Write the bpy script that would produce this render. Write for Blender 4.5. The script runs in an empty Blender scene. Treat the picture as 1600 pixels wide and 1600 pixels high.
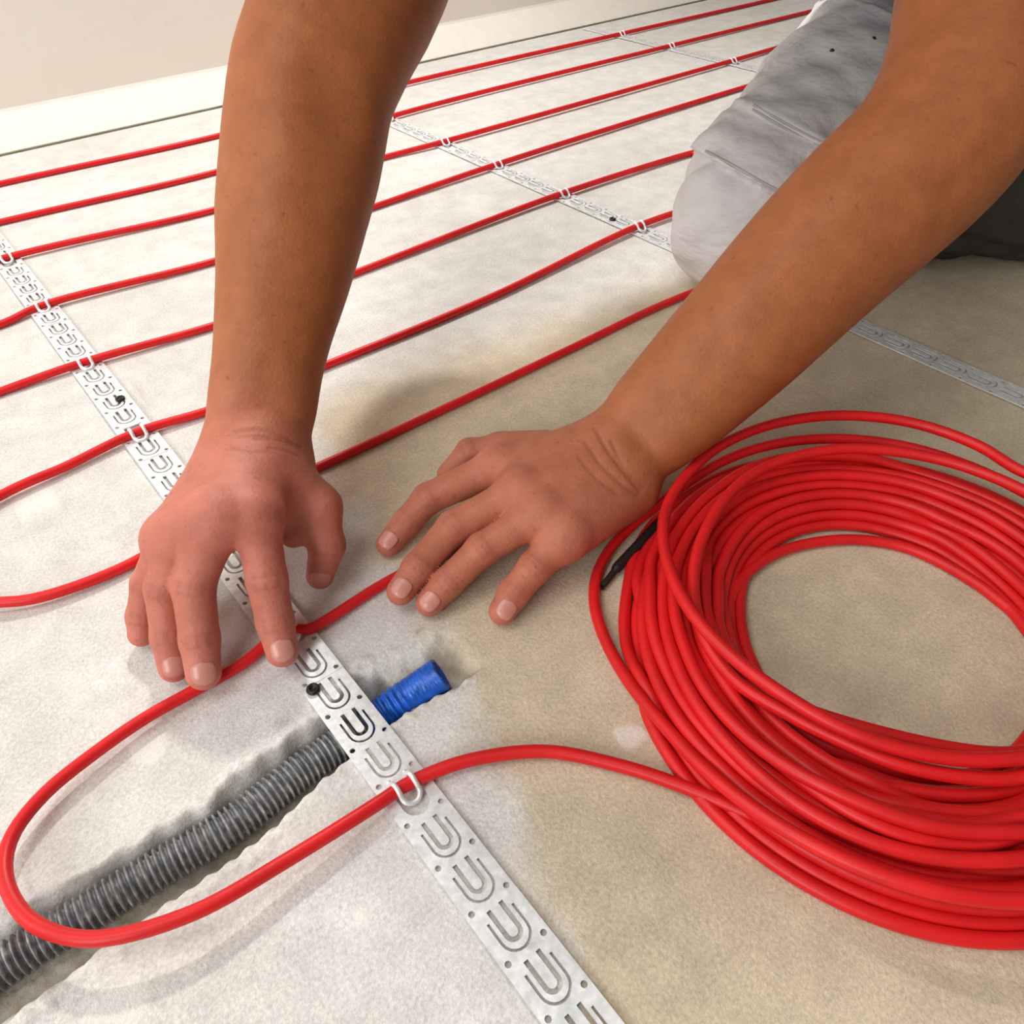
import bpy, bmesh, math, random
import numpy as np
from mathutils import Vector, Matrix
random.seed(7)
rng = np.random.default_rng(7)
scene = bpy.context.scene
COL = scene.collection

# ------------------------------------------------------------------ camera
F_PX = 1205.0                      # focal length for a 1600 px wide frame
CAM_H = 0.37
dX = np.array([2090., 1195., -F_PX]); dX /= np.linalg.norm(dX)
dY = np.array([-1330., 1110., -F_PX]); dY -= dX * (dY @ dX); dY /= np.linalg.norm(dY)
dZ = np.cross(dX, dY)
WC = np.stack([dX, dY, dZ], 1)     # world -> camera axes
RC = WC.T                          # camera -> world axes
CC = np.array([0., 0., CAM_H])
cam_data = bpy.data.cameras.new('camera')
cam_data.sensor_width = 36.0
cam_data.lens = 36.0 * F_PX / 1600.0
cam_data.clip_start = 0.01
cam = bpy.data.objects.new('camera', cam_data)
M4 = np.eye(4); M4[:3, :3] = RC; M4[:3, 3] = CC
cam.matrix_world = Matrix(M4.tolist())
COL.objects.link(cam)
scene.camera = cam

# ------------------------------------------------------------------ light
world = bpy.data.worlds.new('world'); scene.world = world
world.use_nodes = True
bgn = world.node_tree.nodes['Background']
bgn.inputs['Color'].default_value = (1.0, 0.92, 0.80, 1)
bgn.inputs['Strength'].default_value = .18


def area(name, loc, target, size, power, color):
    d = bpy.data.lights.new(name, 'AREA'); d.shape = 'DISK'; d.size = size
    d.energy = power; d.color = color
    o = bpy.data.objects.new(name, d); COL.objects.link(o)
    o.location = loc
    o.rotation_euler = (Vector(target) - Vector(loc)).to_track_quat('-Z', 'Y').to_euler()
    return o


area('wall_lamp', (0.68, 1.31, 1.30), (0.3, 0.5, 0), 0.10, 15, (1.0, 0.98, 0.95))
area('overhead_fill', (-0.75, 0.45, 2.15), (0.1, 0.4, 0), 1.4, 20, (1.0, 0.985, 0.96))  # added soft fill from overhead, no visible source
area('back_left_fill', (-1.55, 1.05, 0.95), (0.6, 0.5, 0), 0.9, 9, (0.98, 0.985, 1.0))  # added fill from back left, brightens the thigh and arm
area('front_left_fill', (-1.5, -0.45, 1.0), (0.8, 0.5, 0.1), 0.9, 20, (0.98, 0.985, 1.0))  # added fill from front left for the hands and thigh

scene.view_settings.view_transform = 'Standard'
scene.view_settings.look = 'None'
scene.view_settings.exposure = 0.0
scene.view_settings.gamma = 1.0
scene.view_settings.use_curve_mapping = False


# ------------------------------------------------------------------ helpers
def at(x, y, z=0.0):
    """point of the plane at height z that the photo pixel (x, y) shows"""
    d = RC @ np.array([x - 800., 800. - y, -F_PX])
    return CC + (z - CAM_H) / d[2] * d


def pt(x, y, dep):
    """point at camera depth dep seen at the photo pixel (x, y)"""
    return CC + RC @ np.array([(x - 800.) / F_PX * dep, (800. - y) / F_PX * dep, -dep])


def tocam(p):
    return (WC @ (np.asarray(p, float) - CC).T).T if np.ndim(p) == 1 else (np.asarray(p) - CC) @ WC.T


def new_mesh(name, verts, faces, mat=None, smooth=True):
    me = bpy.data.meshes.new(name)
    verts = np.asarray(verts, np.float32)
    if isinstance(faces, np.ndarray):
        n, k = faces.shape
        me.vertices.add(len(verts)); me.vertices.foreach_set('co', verts.ravel())
        me.loops.add(n * k); me.loops.foreach_set('vertex_index', faces.astype(np.int32).ravel())
        me.polygons.add(n)
        me.polygons.foreach_set('loop_start', np.arange(0, n * k, k, dtype=np.int32))
        me.polygons.foreach_set('loop_total', np.full(n, k, dtype=np.int32))
        me.update(calc_edges=True)
    else:
        me.from_pydata([tuple(map(float, v)) for v in verts], [], faces)
    me.validate()
    if smooth:
        me.polygons.foreach_set('use_smooth', np.ones(len(me.polygons), bool))
    if mat: me.materials.append(mat)
    return me


def link(name, me, parent=None):
    o = bpy.data.objects.new(name, me); COL.objects.link(o)
    if parent is not None:
        o.parent = parent
        o.location = -parent.location if parent.parent is None else (0, 0, 0)
    return o


def empty(name, loc, label=None, cat=None, group=None):
    o = bpy.data.objects.new(name, None); COL.objects.link(o)
    o.location = tuple(map(float, loc)); o.empty_display_size = 0.02
    tag(o, label, cat, group)
    return o


def tag(o, label=None, cat=None, group=None, kind=None):
    if label: o['label'] = label
    if cat: o['category'] = cat
    if group: o['group'] = group
    if kind: o['kind'] = kind
    return o


def catmull(P, step=0.004, closed=False):
    P = [np.asarray(p, float) for p in P]
    n = len(P); out = []
    rngi = range(n if closed else n - 1)
    for i in rngi:
        if closed:
            p0, p1, p2, p3 = P[(i - 1) % n], P[i], P[(i + 1) % n], P[(i + 2) % n]
        else:
            p1, p2 = P[i], P[i + 1]
            p0 = P[i - 1] if i > 0 else 2 * p1 - p2
            p3 = P[i + 2] if i + 2 < n else 2 * p2 - p1
        # centripetal parametrisation
        t0 = 0; t1 = t0 + max(np.linalg.norm(p1 - p0), 1e-6) ** .5
        t2 = t1 + max(np.linalg.norm(p2 - p1), 1e-6) ** .5
        t3 = t2 + max(np.linalg.norm(p3 - p2), 1e-6) ** .5
        m = max(2, int(np.linalg.norm(p2 - p1) / step))
        for t in np.linspace(t1, t2, m, endpoint=False):
            a1 = (t1 - t) / (t1 - t0) * p0 + (t - t0) / (t1 - t0) * p1
            a2 = (t2 - t) / (t2 - t1) * p1 + (t - t1) / (t2 - t1) * p2
            a3 = (t3 - t) / (t3 - t2) * p2 + (t - t2) / (t3 - t2) * p3
            b1 = (t2 - t) / (t2 - t0) * a1 + (t - t0) / (t2 - t0) * a2
            b2 = (t3 - t) / (t3 - t1) * a2 + (t - t1) / (t3 - t1) * a3
            out.append((t2 - t) / (t2 - t1) * b1 + (t - t1) / (t2 - t1) * b2)
    if not closed: out.append(P[-1])
    return np.array(out)


def tube(path, rad, seg=12, closed=False, cap=True):
    """rings of radius rad (number or array) along path -> verts, faces"""
    P = np.asarray(path, float); n = len(P)
    R = np.full(n, rad) if np.isscalar(rad) else np.asarray(rad, float)
    if closed:
        T = np.roll(P, -1, 0) - np.roll(P, 1, 0)
    else:
        T = np.gradient(P, axis=0)
    T /= np.linalg.norm(T, axis=1)[:, None] + 1e-12
    up = np.array([0, 0, 1.0])
    S = np.cross(T, up); ln = np.linalg.norm(S, axis=1)
    S[ln < 1e-3] = np.cross(T[ln < 1e-3], [1.0, 0, 0])
    S /= np.linalg.norm(S, axis=1)[:, None]
    U = np.cross(S, T)
    a = np.linspace(0, 2 * np.pi, seg, endpoint=False)
    V = P[:, None, :] + R[:, None, None] * (np.cos(a)[None, :, None] * S[:, None, :] + np.sin(a)[None, :, None] * U[:, None, :])
    V = V.reshape(-1, 3)
    m = n if closed else n - 1
    i = np.arange(m)[:, None]; j = np.arange(seg)[None, :]
    i2 = (i + 1) % n; j2 = (j + 1) % seg
    Fq = np.stack(np.broadcast_arrays(i * seg + j, i2 * seg + j, i2 * seg + j2, i * seg + j2), -1).reshape(-1, 4)
    Fl = Fq[:, ::-1].tolist()
    if cap and not closed:
        V = np.vstack([V, P[0], P[-1]]); c0, c1 = len(V) - 2, len(V) - 1
        for k in range(seg):
            Fl.append([c0, k, (k + 1) % seg][::1])
            Fl.append([c1, (n - 1) * seg + (k + 1) % seg, (n - 1) * seg + k])
    return V, Fl


def join(parts):
    V = []; Fc = []; o = 0
    for v, f in parts:
        V.append(np.asarray(v)); Fc += [[q + o for q in g] for g in f]; o += len(v)
    return np.vstack(V), Fc


def box(lo, hi):
    (a, b, c), (d, e, f) = lo, hi
    V = [(a, b, c), (d, b, c), (d, e, c), (a, e, c), (a, b, f), (d, b, f), (d, e, f), (a, e, f)]
    return np.array(V, float), [[0, 3, 2, 1], [4, 5, 6, 7], [0, 1, 5, 4], [1, 2, 6, 5], [2, 3, 7, 6], [3, 0, 4, 7]]


# ------------------------------------------------------------------ materials
def nodes(mat):
    mat.use_nodes = True
    nt = mat.node_tree
    return nt, nt.nodes, nt.links, nt.nodes['Principled BSDF']


def noise(nt, scale, detail=4, rough=.55, coord='Object', vec_scale=None):
    tc = nt.nodes.new('ShaderNodeTexCoord')
    n = nt.nodes.new('ShaderNodeTexNoise')
    n.inputs['Scale'].default_value = scale; n.inputs['Detail'].default_value = detail
    n.inputs['Roughness'].default_value = rough
    if vec_scale:
        mp = nt.nodes.new('ShaderNodeMapping'); mp.inputs['Scale'].default_value = vec_scale
        nt.links.new(tc.outputs[coord], mp.inputs['Vector']); nt.links.new(mp.outputs[0], n.inputs['Vector'])
    else:
        nt.links.new(tc.outputs[coord], n.inputs['Vector'])
    return n


def ramp(nt, src, stops):
    r = nt.nodes.new('ShaderNodeValToRGB')
    while len(r.color_ramp.elements) < len(stops): r.color_ramp.elements.new(.5)
    for e, (p, c) in zip(r.color_ramp.elements, stops):
        e.position = p; e.color = (*c, 1) if len(c) == 3 else c
    nt.links.new(src, r.inputs[0])
    return r


def mixc(nt, fac, a, b, mode='MIX'):
    m = nt.nodes.new('ShaderNodeMix'); m.data_type = 'RGBA'; m.blend_type = mode
    for sock, v in ((m.inputs[0], fac), (m.inputs[6], a), (m.inputs[7], b)):
        if hasattr(v, 'is_linked'): nt.links.new(v, sock)
        elif isinstance(v, (int, float)): sock.default_value = v
        else: sock.default_value = (*v, 1)
    return m.outputs[2]


def bump(nt, h, strength, dist, bsdf):
    b = nt.nodes.new('ShaderNodeBump')
    b.inputs['Strength'].default_value = strength; b.inputs['Distance'].default_value = dist
    nt.links.new(h, b.inputs['Height']); nt.links.new(b.outputs[0], bsdf.inputs['Normal'])
    return b


def simple(name, col, rough=.5, metal=0., bump_scale=None, bump_d=.0005, var=.12, spec=.5, vscale=60):
    m = bpy.data.materials.new(name); nt, N, L, B = nodes(m)
    n = noise(nt, vscale)
    c2 = tuple(min(1, c * (1 + var)) for c in col); c1 = tuple(c * (1 - var) for c in col)
    r = ramp(nt, n.outputs[0], [(.3, c1), (.7, c2)])
    L.new(r.outputs[0], B.inputs['Base Color'])
    B.inputs['Roughness'].default_value = rough; B.inputs['Metallic'].default_value = metal
    B.inputs['Specular IOR Level'].default_value = spec
    if bump_scale:
        bump(nt, noise(nt, bump_scale).outputs[0], .5, bump_d, B)
    return m


def attr(nt, name):
    a = nt.nodes.new('ShaderNodeAttribute'); a.attribute_name = name
    return a


M_RED = simple('red_cable_sheath', (.68, .012, .014), .42, spec=.35, var=.10, bump_scale=300, bump_d=.0002, vscale=40)
M_BLACK = simple('black_rubber', (.012, .012, .013), .45)
M_SCREW = simple('blackened_steel', (.03, .03, .03), .4, .7)
M_BLUE = simple('blue_tape', (.008, .10, .52), .32, var=.35, bump_scale=160, bump_d=.0004, vscale=130)
M_WALL = simple('cream_plaster_wall', (.90, .84, .745), .9, var=.03, bump_scale=90, bump_d=.0008, vscale=3)
M_SKIRT = simple('pale_skirting', (.88, .82, .735), .8, var=.03)
M_JOINT = simple('grey_edge_foam', (.21, .19, .13), .9, var=.2)

# galvanised steel
M_ZINC = bpy.data.materials.new('galvanised_steel'); nt, N, L, B = nodes(M_ZINC)
n1 = noise(nt, 260, 3); r1 = ramp(nt, n1.outputs[0], [(.3, (.70, .72, .73)), (.7, (.95, .955, .96))])
L.new(r1.outputs[0], B.inputs['Base Color']); B.inputs['Metallic'].default_value = .35
r2 = ramp(nt, noise(nt, 120, 2).outputs[0], [(.3, (.28,) * 3), (.7, (.5,) * 3)]); L.new(r2.outputs[0], B.inputs['Roughness'])

# grey corrugated plastic, dusted on the ribs
M_CONDUIT = bpy.data.materials.new('grey_conduit_plastic'); nt, N, L, B = nodes(M_CONDUIT)
r1 = ramp(nt, noise(nt, 220, 5).outputs[0], [(.38, (.13, .135, .145)), (.58, (.26, .26, .265)), (.76, (.52, .50, .46))])
L.new(r1.outputs[0], B.inputs['Base Color']); B.inputs['Roughness'].default_value = .42

# screed floor: pale dusty cement with greyer trowel patches, filler blobs, grain
M_FLOOR = bpy.data.materials.new('cement_screed'); nt, N, L, B = nodes(M_FLOOR)
big = ramp(nt, noise(nt, 5, 4, .6).outputs[0], [(.35, (.68, .65, .605)), (.65, (.75, .725, .69))])
mid = ramp(nt, noise(nt, 38, 5, .65).outputs[0], [(.3, (.86,) * 3), (.7, (1.08,) * 3)])
fin = ramp(nt, noise(nt, 520, 3, .7).outputs[0], [(.3, (.80,) * 3), (.7, (1.14,) * 3)])
c = mixc(nt, 1., big.outputs[0], mid.outputs[0], 'MULTIPLY')
c = mixc(nt, 1., c, fin.outputs[0], 'MULTIPLY')
dirt = attr(nt, 'dirt'); pale = attr(nt, 'pale'); tan = attr(nt, 'bare_shade')
c = mixc(nt, tan.outputs['Fac'], c, mixc(nt, 1., c, (.90, .79, .61), 'MULTIPLY'))  # tint holds painted body shade as well as barer screed
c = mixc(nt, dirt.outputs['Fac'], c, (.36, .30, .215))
c = mixc(nt, pale.outputs['Fac'], c, (.86, .84, .79))
L.new(c, B.inputs['Base Color']); B.inputs['Roughness'].default_value = .85
B.inputs['Specular IOR Level'].default_value = .25
mx = nt.nodes.new('ShaderNodeMath'); mx.operation = 'ADD'
L.new(noise(nt, 420, 4, .7).outputs[0], mx.inputs[0]); L.new(noise(nt, 60, 4, .6).outputs[0], mx.inputs[1])
bump(nt, mx.outputs[0], .55, .0012, B)

# skin
M_SKIN = bpy.data.materials.new('skin'); nt, N, L, B = nodes(M_SKIN)
fl = attr(nt, 'flush'); cr = attr(nt, 'crease')
n1 = ramp(nt, noise(nt, 55, 5, .65).outputs[0], [(.3, (.86, .82, .80)), (.7, (1.1, 1.1, 1.1))])
base = mixc(nt, fl.outputs['Fac'], (.38, .124, .042), (.55, .18, .13))
base = mixc(nt, 1., base, n1.outputs[0], 'MULTIPLY')
fr = ramp(nt, noise(nt, 210, 2, .5).outputs[0], [(.66, (1, 1, 1)), (.76, (.72, .60, .52))])
base = mixc(nt, .7, base, fr.outputs[0], 'MULTIPLY')
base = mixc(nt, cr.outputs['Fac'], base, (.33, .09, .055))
L.new(base, B.inputs['Base Color'])
B.inputs['Roughness'].default_value = .55; B.inputs['Specular IOR Level'].default_value = .35
B.inputs['Subsurface Weight'].default_value = .12
B.inputs['Subsurface Radius'].default_value = (.006, .0025, .0015); B.inputs['Subsurface Scale'].default_value = 1.0
v = nt.nodes.new('ShaderNodeTexVoronoi'); v.inputs['Scale'].default_value = 480
tc = nt.nodes.new('ShaderNodeTexCoord'); L.new(tc.outputs['Object'], v.inputs['Vector'])
mx = nt.nodes.new('ShaderNodeMath'); mx.operation = 'ADD'
L.new(v.outputs['Distance'], mx.inputs[0]); L.new(noise(nt, 130, 4, .6).outputs[0], mx.inputs[1])
bump(nt, mx.outputs[0], .22, .0007, B)
M_NAIL = simple('fingernail', (.60, .255, .20), .32, var=.08)
M_HAIR = simple('brown_hair', (.06, .035, .02), .6, var=.3, bump_scale=200, bump_d=.002)


def cloth(name, col):
    m = bpy.data.materials.new(name); nt, N, L, B = nodes(m)
    r = ramp(nt, noise(nt, 25, 4).outputs[0], [(.3, tuple(c * .92 for c in col)), (.7, tuple(min(1, c * 1.06) for c in col))])
    L.new(r.outputs[0], B.inputs['Base Color']); B.inputs['Roughness'].default_value = .9
    B.inputs['Specular IOR Level'].default_value = .2
    mx = nt.nodes.new('ShaderNodeMath'); mx.operation = 'ADD'
    a = noise(nt, 26, 3, .5, vec_scale=(1, 1, 2.5)); b = noise(nt, 700, 2)
    ml = nt.nodes.new('ShaderNodeMath'); ml.operation = 'MULTIPLY'; ml.inputs[1].default_value = .06
    L.new(b.outputs[0], ml.inputs[0]); L.new(a.outputs[0], mx.inputs[0]); L.new(ml.outputs[0], mx.inputs[1])
    bump(nt, mx.outputs[0], .5, .012, B)
    return m


M_TROUSER = cloth('pale_grey_work_cotton', (.68, .655, .655))
M_SHIRT = cloth('dark_tshirt_cotton', (.10, .11, .13))
M_SHADEDCLOTH = cloth('shade_painted_cotton', (.055, .050, .042))  # trouser cloth with deep body shade put into the colour
M_SEAM = simple('seam_thread', (.42, .40, .38), .9)

# ------------------------------------------------------------------ conduit line (needed by the trench)
COND = [(-.60, .226, -.004), (-.45, .222, -.004), (-.30, .223, -.004), at(-120, 1600, -.004), at(0, 1512, -.004), at(120, 1437, -.005), at(240, 1362, -.0065), at(360, 1290, -.008),
        at(470, 1205, -.0105), at(540, 1157, -.0125), at(575, 1132, -.0125), at(640, 1085, -.006), at(690, 1052, .001)]
COND = catmull(COND, .0012)
R_COND = .0098
BLUE_X = at(578, 1128, -.012)[0]

# ------------------------------------------------------------------ floor
def axis(dense, lo, hi, d0, grow=1.12, dmax=.06):
    a, b = dense
    xs = list(np.arange(a, b, d0)); d = d0; x = a
    left = []
    while x > lo:
        d = min(d * grow, dmax); x -= d; left.append(x)
    d = d0; x = xs[-1]; right = []
    while x < hi:
        d = min(d * grow, dmax); x += d; right.append(x)
    return np.array(left[::-1] + xs + right)


FX = axis((-.17, .24), -1.6, 4.2, .0016)
FY = axis((.15, .32), -.9, 1.42, .0016)
GX, GY = np.meshgrid(FX, FY, indexing='ij')


def wob(x, y, s, seed):
    r = np.random.default_rng(seed); out = 0
    for k in range(5):
        a, b, p = r.normal(0, 1, 3); out = out + np.sin((a * x + b * y) * s * (1 + .7 * k) + p * 6) / (1 + .6 * k)
    return out / 2.2


def sstep(e0, e1, x):
    t = np.clip((x - e0) / (e1 - e0), 0, 1); return t * t * (3 - 2 * t)


def blobs(spots, wobs=.25):
    m = np.zeros_like(GX)
    for px, py, r, asp in spots:
        c0 = at(px, py)
        d = np.hypot((GX - c0[0]) * asp, GY - c0[1]) / r + wobs * wob(GX, GY, 130, int(px) + 3)
        m = np.maximum(m, 1 - sstep(.75, 1.05, d))
    return m


cy = np.interp(GX, COND[::8, 0], COND[::8, 1]); cz = np.interp(GX, COND[::8, 0], COND[::8, 2])
dy = GY - cy
wide = np.interp(GX, [-.17, -.06, .05, .12], [.019, .016, .0135, .012])
up_w = wide + .0035 * wob(GX, GY, 150, 1) + np.interp(GX, [-.1, 0, .06, .075, .14], [-.001, .0, .002, .010, .010])
dn_w = wide + .0022 * wob(GX, GY, 150, 2) + np.interp(GX, [-.12, 0, .06, .09], [.009, .0065, .004, .001])
side = np.where(dy > 0, dy / up_w, -dy / dn_w)
inx = sstep(-.5, -.4, GX) * (1 - sstep(.135, .150, GX + .004 * wob(GX, GY, 200, 5)))
depth = np.where(dy > 0, 1 - sstep(.45, 1.05, side), 1 - sstep(.62, 1.02, side)) * inx
bottom = np.minimum(cz - R_COND - .001, -.004)
bottom = np.where(GX > .10, -.0065, bottom)
Z = bottom * depth
Z += .0006 * wob(GX, GY, 22, 9) * np.exp(-((GY - .2) / .4) ** 2)
lip = np.exp(-((side - 1.15) / .18) ** 2) * inx
Z += .0010 * lip * (1 + wob(GX, GY, 260, 12))
Z += .0009 * depth * wob(GX, GY, 520, 13)
spots_pale = [(232, 1168, .011, 1.), (350, 985, .013, .8), (172, 1590, .012, .8), (985, 1150, .008, 1), (565, 1432, .004, 1), (60, 790, .01, .7), (745, 322, .02, .6)]
pale = blobs(spots_pale) * .55
Z += .0004 * pale
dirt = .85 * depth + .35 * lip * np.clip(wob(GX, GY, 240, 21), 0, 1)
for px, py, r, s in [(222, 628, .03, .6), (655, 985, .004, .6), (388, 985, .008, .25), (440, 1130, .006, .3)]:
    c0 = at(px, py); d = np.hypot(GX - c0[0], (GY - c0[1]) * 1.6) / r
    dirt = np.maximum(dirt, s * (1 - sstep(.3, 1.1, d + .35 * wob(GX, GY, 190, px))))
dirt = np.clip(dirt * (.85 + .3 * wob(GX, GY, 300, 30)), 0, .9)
# body's cast shadow painted as tan tint, over less dusty screed near right
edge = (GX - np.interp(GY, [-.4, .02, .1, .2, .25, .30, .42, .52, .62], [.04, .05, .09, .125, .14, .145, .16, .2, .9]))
bare_shade = sstep(-.012, .016, edge + .010 * wob(GX, GY, 60, 40)) * (1 - sstep(.46, .54, GY + .01 * wob(GX, GY, 50, 41) + .12 * (GX - .3)))
nx, ny = GX.shape
idx = np.arange(nx * ny).reshape(nx, ny)
Fq = np.stack([idx[:-1, :-1], idx[1:, :-1], idx[1:, 1:], idx[:-1, 1:]], -1).reshape(-1, 4)
me = new_mesh('floor', np.stack([GX, GY, Z], -1).reshape(-1, 3), Fq, M_FLOOR)
for nm, arr in (('dirt', dirt), ('pale', pale), ('bare_shade', bare_shade)):
    me.attributes.new(nm, 'FLOAT', 'POINT').data.foreach_set('value', arr.ravel().astype(np.float32))
tag(link('floor', me), 'pale dusty cement floor with a chased groove', kind='structure')

# ------------------------------------------------------------------ wall and its base
WY = 1.383
v, f = box((-1.6, WY, -.02), (4.2, WY + .1, 1.6))
tag(link('wall_back', new_mesh('wall_back', v, f, M_WALL, False)), 'cream plastered wall behind the cable field', kind='structure')
prof = [(WY - .046 + .044 * (1 - math.cos(t)), .0005 + .040 * (1 - math.sin(math.pi / 2 - t))) for t in np.linspace(0, math.pi / 2, 12)]
prof = [(WY - .046, -.004)] + prof + [(WY, .0445), (WY, -.004)]
V_ = [(x, y, z_) for x in (-1.6, 4.2) for y, z_ in prof]; m_ = len(prof)
me = new_mesh('baseboard_back', V_, [[k, (k + 1) % m_, m_ + (k + 1) % m_, m_ + k] for k in range(m_)], M_SKIRT, False)
tag(link('baseboard_back', me), kind='structure')
v, f = box((-1.6, WY - .0505, -.004), (4.2, WY - .0455, .0022))
tag(link('trim_1', new_mesh('trim_1', v, f, M_JOINT, False)), 'thin grey edge strip along the foot of the wall', kind='structure')

# ------------------------------------------------------------------ perforated fixing bands
PITCH = .02606
BAND_W = .0262
BZ0, BZ1 = .0012, .0021


def u_outline(cx, y0, y1, half, w, n=10):
    """closed outline of a U slot: open at y1 (far), rounded at y0 (near); half = centre line half width"""
    ro, ri = half + w / 2, half - w / 2
    yc = y0 + ro
    out = [(cx - ro, y1)]
    for k in range(n + 1):
        a = math.pi + math.pi * k / n; out.append((cx + ro * math.cos(a), yc + ro * math.sin(a)))
    out.append((cx + ro, y1)); out.append((cx + ri, y1))
    for k in range(n + 1):
        a = 2 * math.pi - math.pi * k / n; out.append((cx + ri * math.cos(a), yc + ri * math.sin(a)))
    out.append((cx - ri, y1))
    return out


def circle_pts(cx, cy0, r, n=8):
    return [(cx + r * math.cos(2 * math.pi * k / n), cy0 + r * math.sin(2 * math.pi * k / n)) for k in range(n)]


def round_rect(cx, y0, y1, half, n=8):
    yc = y0 + half
    out = [(cx - half, y1)]
    for k in range(n + 1):
        a = math.pi + math.pi * k / n; out.append((cx + half * math.cos(a), yc + half * math.sin(a)))
    out.append((cx + half, y1))
    return out


def flat_plate(loops):
    cu = bpy.data.curves.new('plate', 'CURVE'); cu.dimensions = '2D'; cu.fill_mode = 'BOTH'
    cu.extrude = (BZ1 - BZ0) / 2
    for lp in loops:
        s = cu.splines.new('POLY'); s.points.add(len(lp) - 1); s.use_cyclic_u = True
        for p, q in zip(s.points, lp): p.co = (q[0], q[1], 0, 1)
    o = bpy.data.objects.new('plate', cu); COL.objects.link(o)
    bpy.context.view_layer.update()
    me = bpy.data.meshes.new_from_object(o.evaluated_get(bpy.context.evaluated_depsgraph_get()))
    v = np.array([p.co[:] for p in me.vertices]); f = [list(p.vertices) for p in me.polygons]
    bpy.data.objects.remove(o); bpy.data.curves.remove(cu); bpy.data.meshes.remove(me)
    return v, f


h = BAND_W / 2
rim = [(-h, 0), (h, 0), (h, PITCH), (-h, PITCH)]
holes = [circle_pts(-.0100, .0024, .0016), circle_pts(.0100, .0024, .0016)]
UNIT = flat_plate([rim, u_outline(0, .0026, .0205, .0070, .0013), u_outline(0, .0068, .0248, .0034, .0023)] + holes)
UNIT_OPEN = flat_plate([rim, round_rect(0, .0030, .0235, .0070)] + holes)


def strap():
    """the U-shaped tongue bent up over a cable; local y = along the band, cable axis at y=0"""
    n = 14; parts = []
    half = .0048
    # profile of the legs: rise on the far side, over the cable, down on the near side
    prof = [(.0085, BZ0 + .0004), (.0062, .0024), (.0046, .0062), (.0022, .0090), (-.0008, .0094), (-.0036, .0076), (-.0052, .0054)]
    left = [(-half, y, z) for y, z in prof]
    arc = [(half * math.cos(a), -.0052 - .0040 * math.sin(a), .0054 - .0026 * math.sin(a)) for a in np.linspace(math.pi, 0, 9)[1:-1]]
    right = [(half, y, z) for y, z in prof[::-1]]
    path = catmull(left + arc + right, .0008)
    v, f = tube(path, .0014, 8)
    return v, f


SV, SF = strap()
me_strap = new_mesh('clip', SV, SF, M_ZINC)


def lathe_z(prof, seg=14):
    V = []; Fc = []
    for r, z in prof:
        for k in range(seg):
            a = 2 * math.pi * k / seg; V.append((r * math.cos(a), r * math.sin(a), z))
    for i in range(len(prof) - 1):
        for k in range(seg):
            k2 = (k + 1) % seg
            Fc.append([i * seg + k, i * seg + k2, (i + 1) * seg + k2, (i + 1) * seg + k])
    return np.array(V), Fc


me_screw = new_mesh('screw', *lathe_z([(.0012, -.006), (.0014, .0022), (.0036, .0024), (.0040, .0032), (.0036, .0044), (.0022, .0048), (.0018, .0036), (.0001, .0034)]), M_SCREW)


def band(cx, y0, n, cross, screws, label, near_y):
    root = empty('fixing_band', (cx, y0, 0), label, 'fixing band', 'perforated fixing bands across the floor')
    parts = []
    for k in range(n):
        yy = y0 + k * PITCH
        hit = any(abs(yy + .019 - c) <= PITCH / 2 for c in cross)
        v, f = UNIT_OPEN if hit else UNIT
        v = v.copy(); v[:, 0] += cx; v[:, 1] += yy
        bow = .0006 * math.sin(yy * 24 + cx * 9)
        v[:, 2] += (BZ0 + BZ1) / 2 + max(0, bow)
        parts.append((v, f))
    v, f = join(parts)
    link('band_strip', new_mesh('band_strip', v, f, M_ZINC, False), root)
    for c in cross:
        o = link('clip', me_strap, root); o.location = (0, c - y0, 0)
    for sx, sy in screws:
        o = link('screw', me_screw, root); o.location = (sx - cx, sy - y0, 0)
    return root


CROSS1 = [.1825, .3105, .4390, .5620, .6940, .8270, .9660, 1.0930, 1.2250]
CROSS2 = [.5725, .6990, .8290, .9480, 1.0935, 1.2230]
CROSS3 = [.9480, 1.0935, 1.2230]
S1X, S2X, S3X = .0705, .6385, 1.2600
p1 = at(491, 1082); p2 = at(190, 628); p3 = at(957, 347)
b1 = band(S1X, -.20136, 58, CROSS1, [(p1[0], p1[1]), (p2[0], p2[1])],
          'galvanised perforated steel band under the hand, running from wall to front edge', 0)
b2 = band(S2X, -.25432, 58, CROSS2, [(p3[0], p3[1])],
          'galvanised perforated band passing under the kneeling knee', 0)
b3 = band(S3X, .0429, 49, CROSS3, [], 'farthest galvanised band, at top right, vanishing behind the thigh', 0)

# ------------------------------------------------------------------ corrugated conduit with blue end
cx0 = COND[:, 0]
grey = COND[cx0 <= BLUE_X + .003]; blue = COND[cx0 >= BLUE_X - .004]
root = empty('corrugated_conduit', (grey[len(grey) // 2][0], grey[len(grey) // 2][1], -.012),
             'grey corrugated plastic conduit lying in the floor groove with a blue taped end', 'conduit')
s = np.concatenate([[0], np.cumsum(np.linalg.norm(np.diff(grey, axis=0), axis=1))])
ss = np.arange(0, s[-1], .00033)
path = np.stack([np.interp(ss, s, grey[:, k]) for k in range(3)], 1)
ribp = .0033
ph = (ss % ribp) / ribp
rad = R_COND - .0026 * (1 - np.clip(1.55 - np.abs(ph - .5) * 4.6, 0, 1) ** .7)
v, f = tube(path, rad, 24)
link('ribbed_tube', new_mesh('ribbed_tube', v, f, M_CONDUIT), root)
s = np.concatenate([[0], np.cumsum(np.linalg.norm(np.diff(blue, axis=0), axis=1))])
ss = np.arange(0, s[-1], .0005)
path = np.stack([np.interp(ss, s, blue[:, k]) for k in range(3)], 1)
u = ss / ss[-1]
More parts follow.
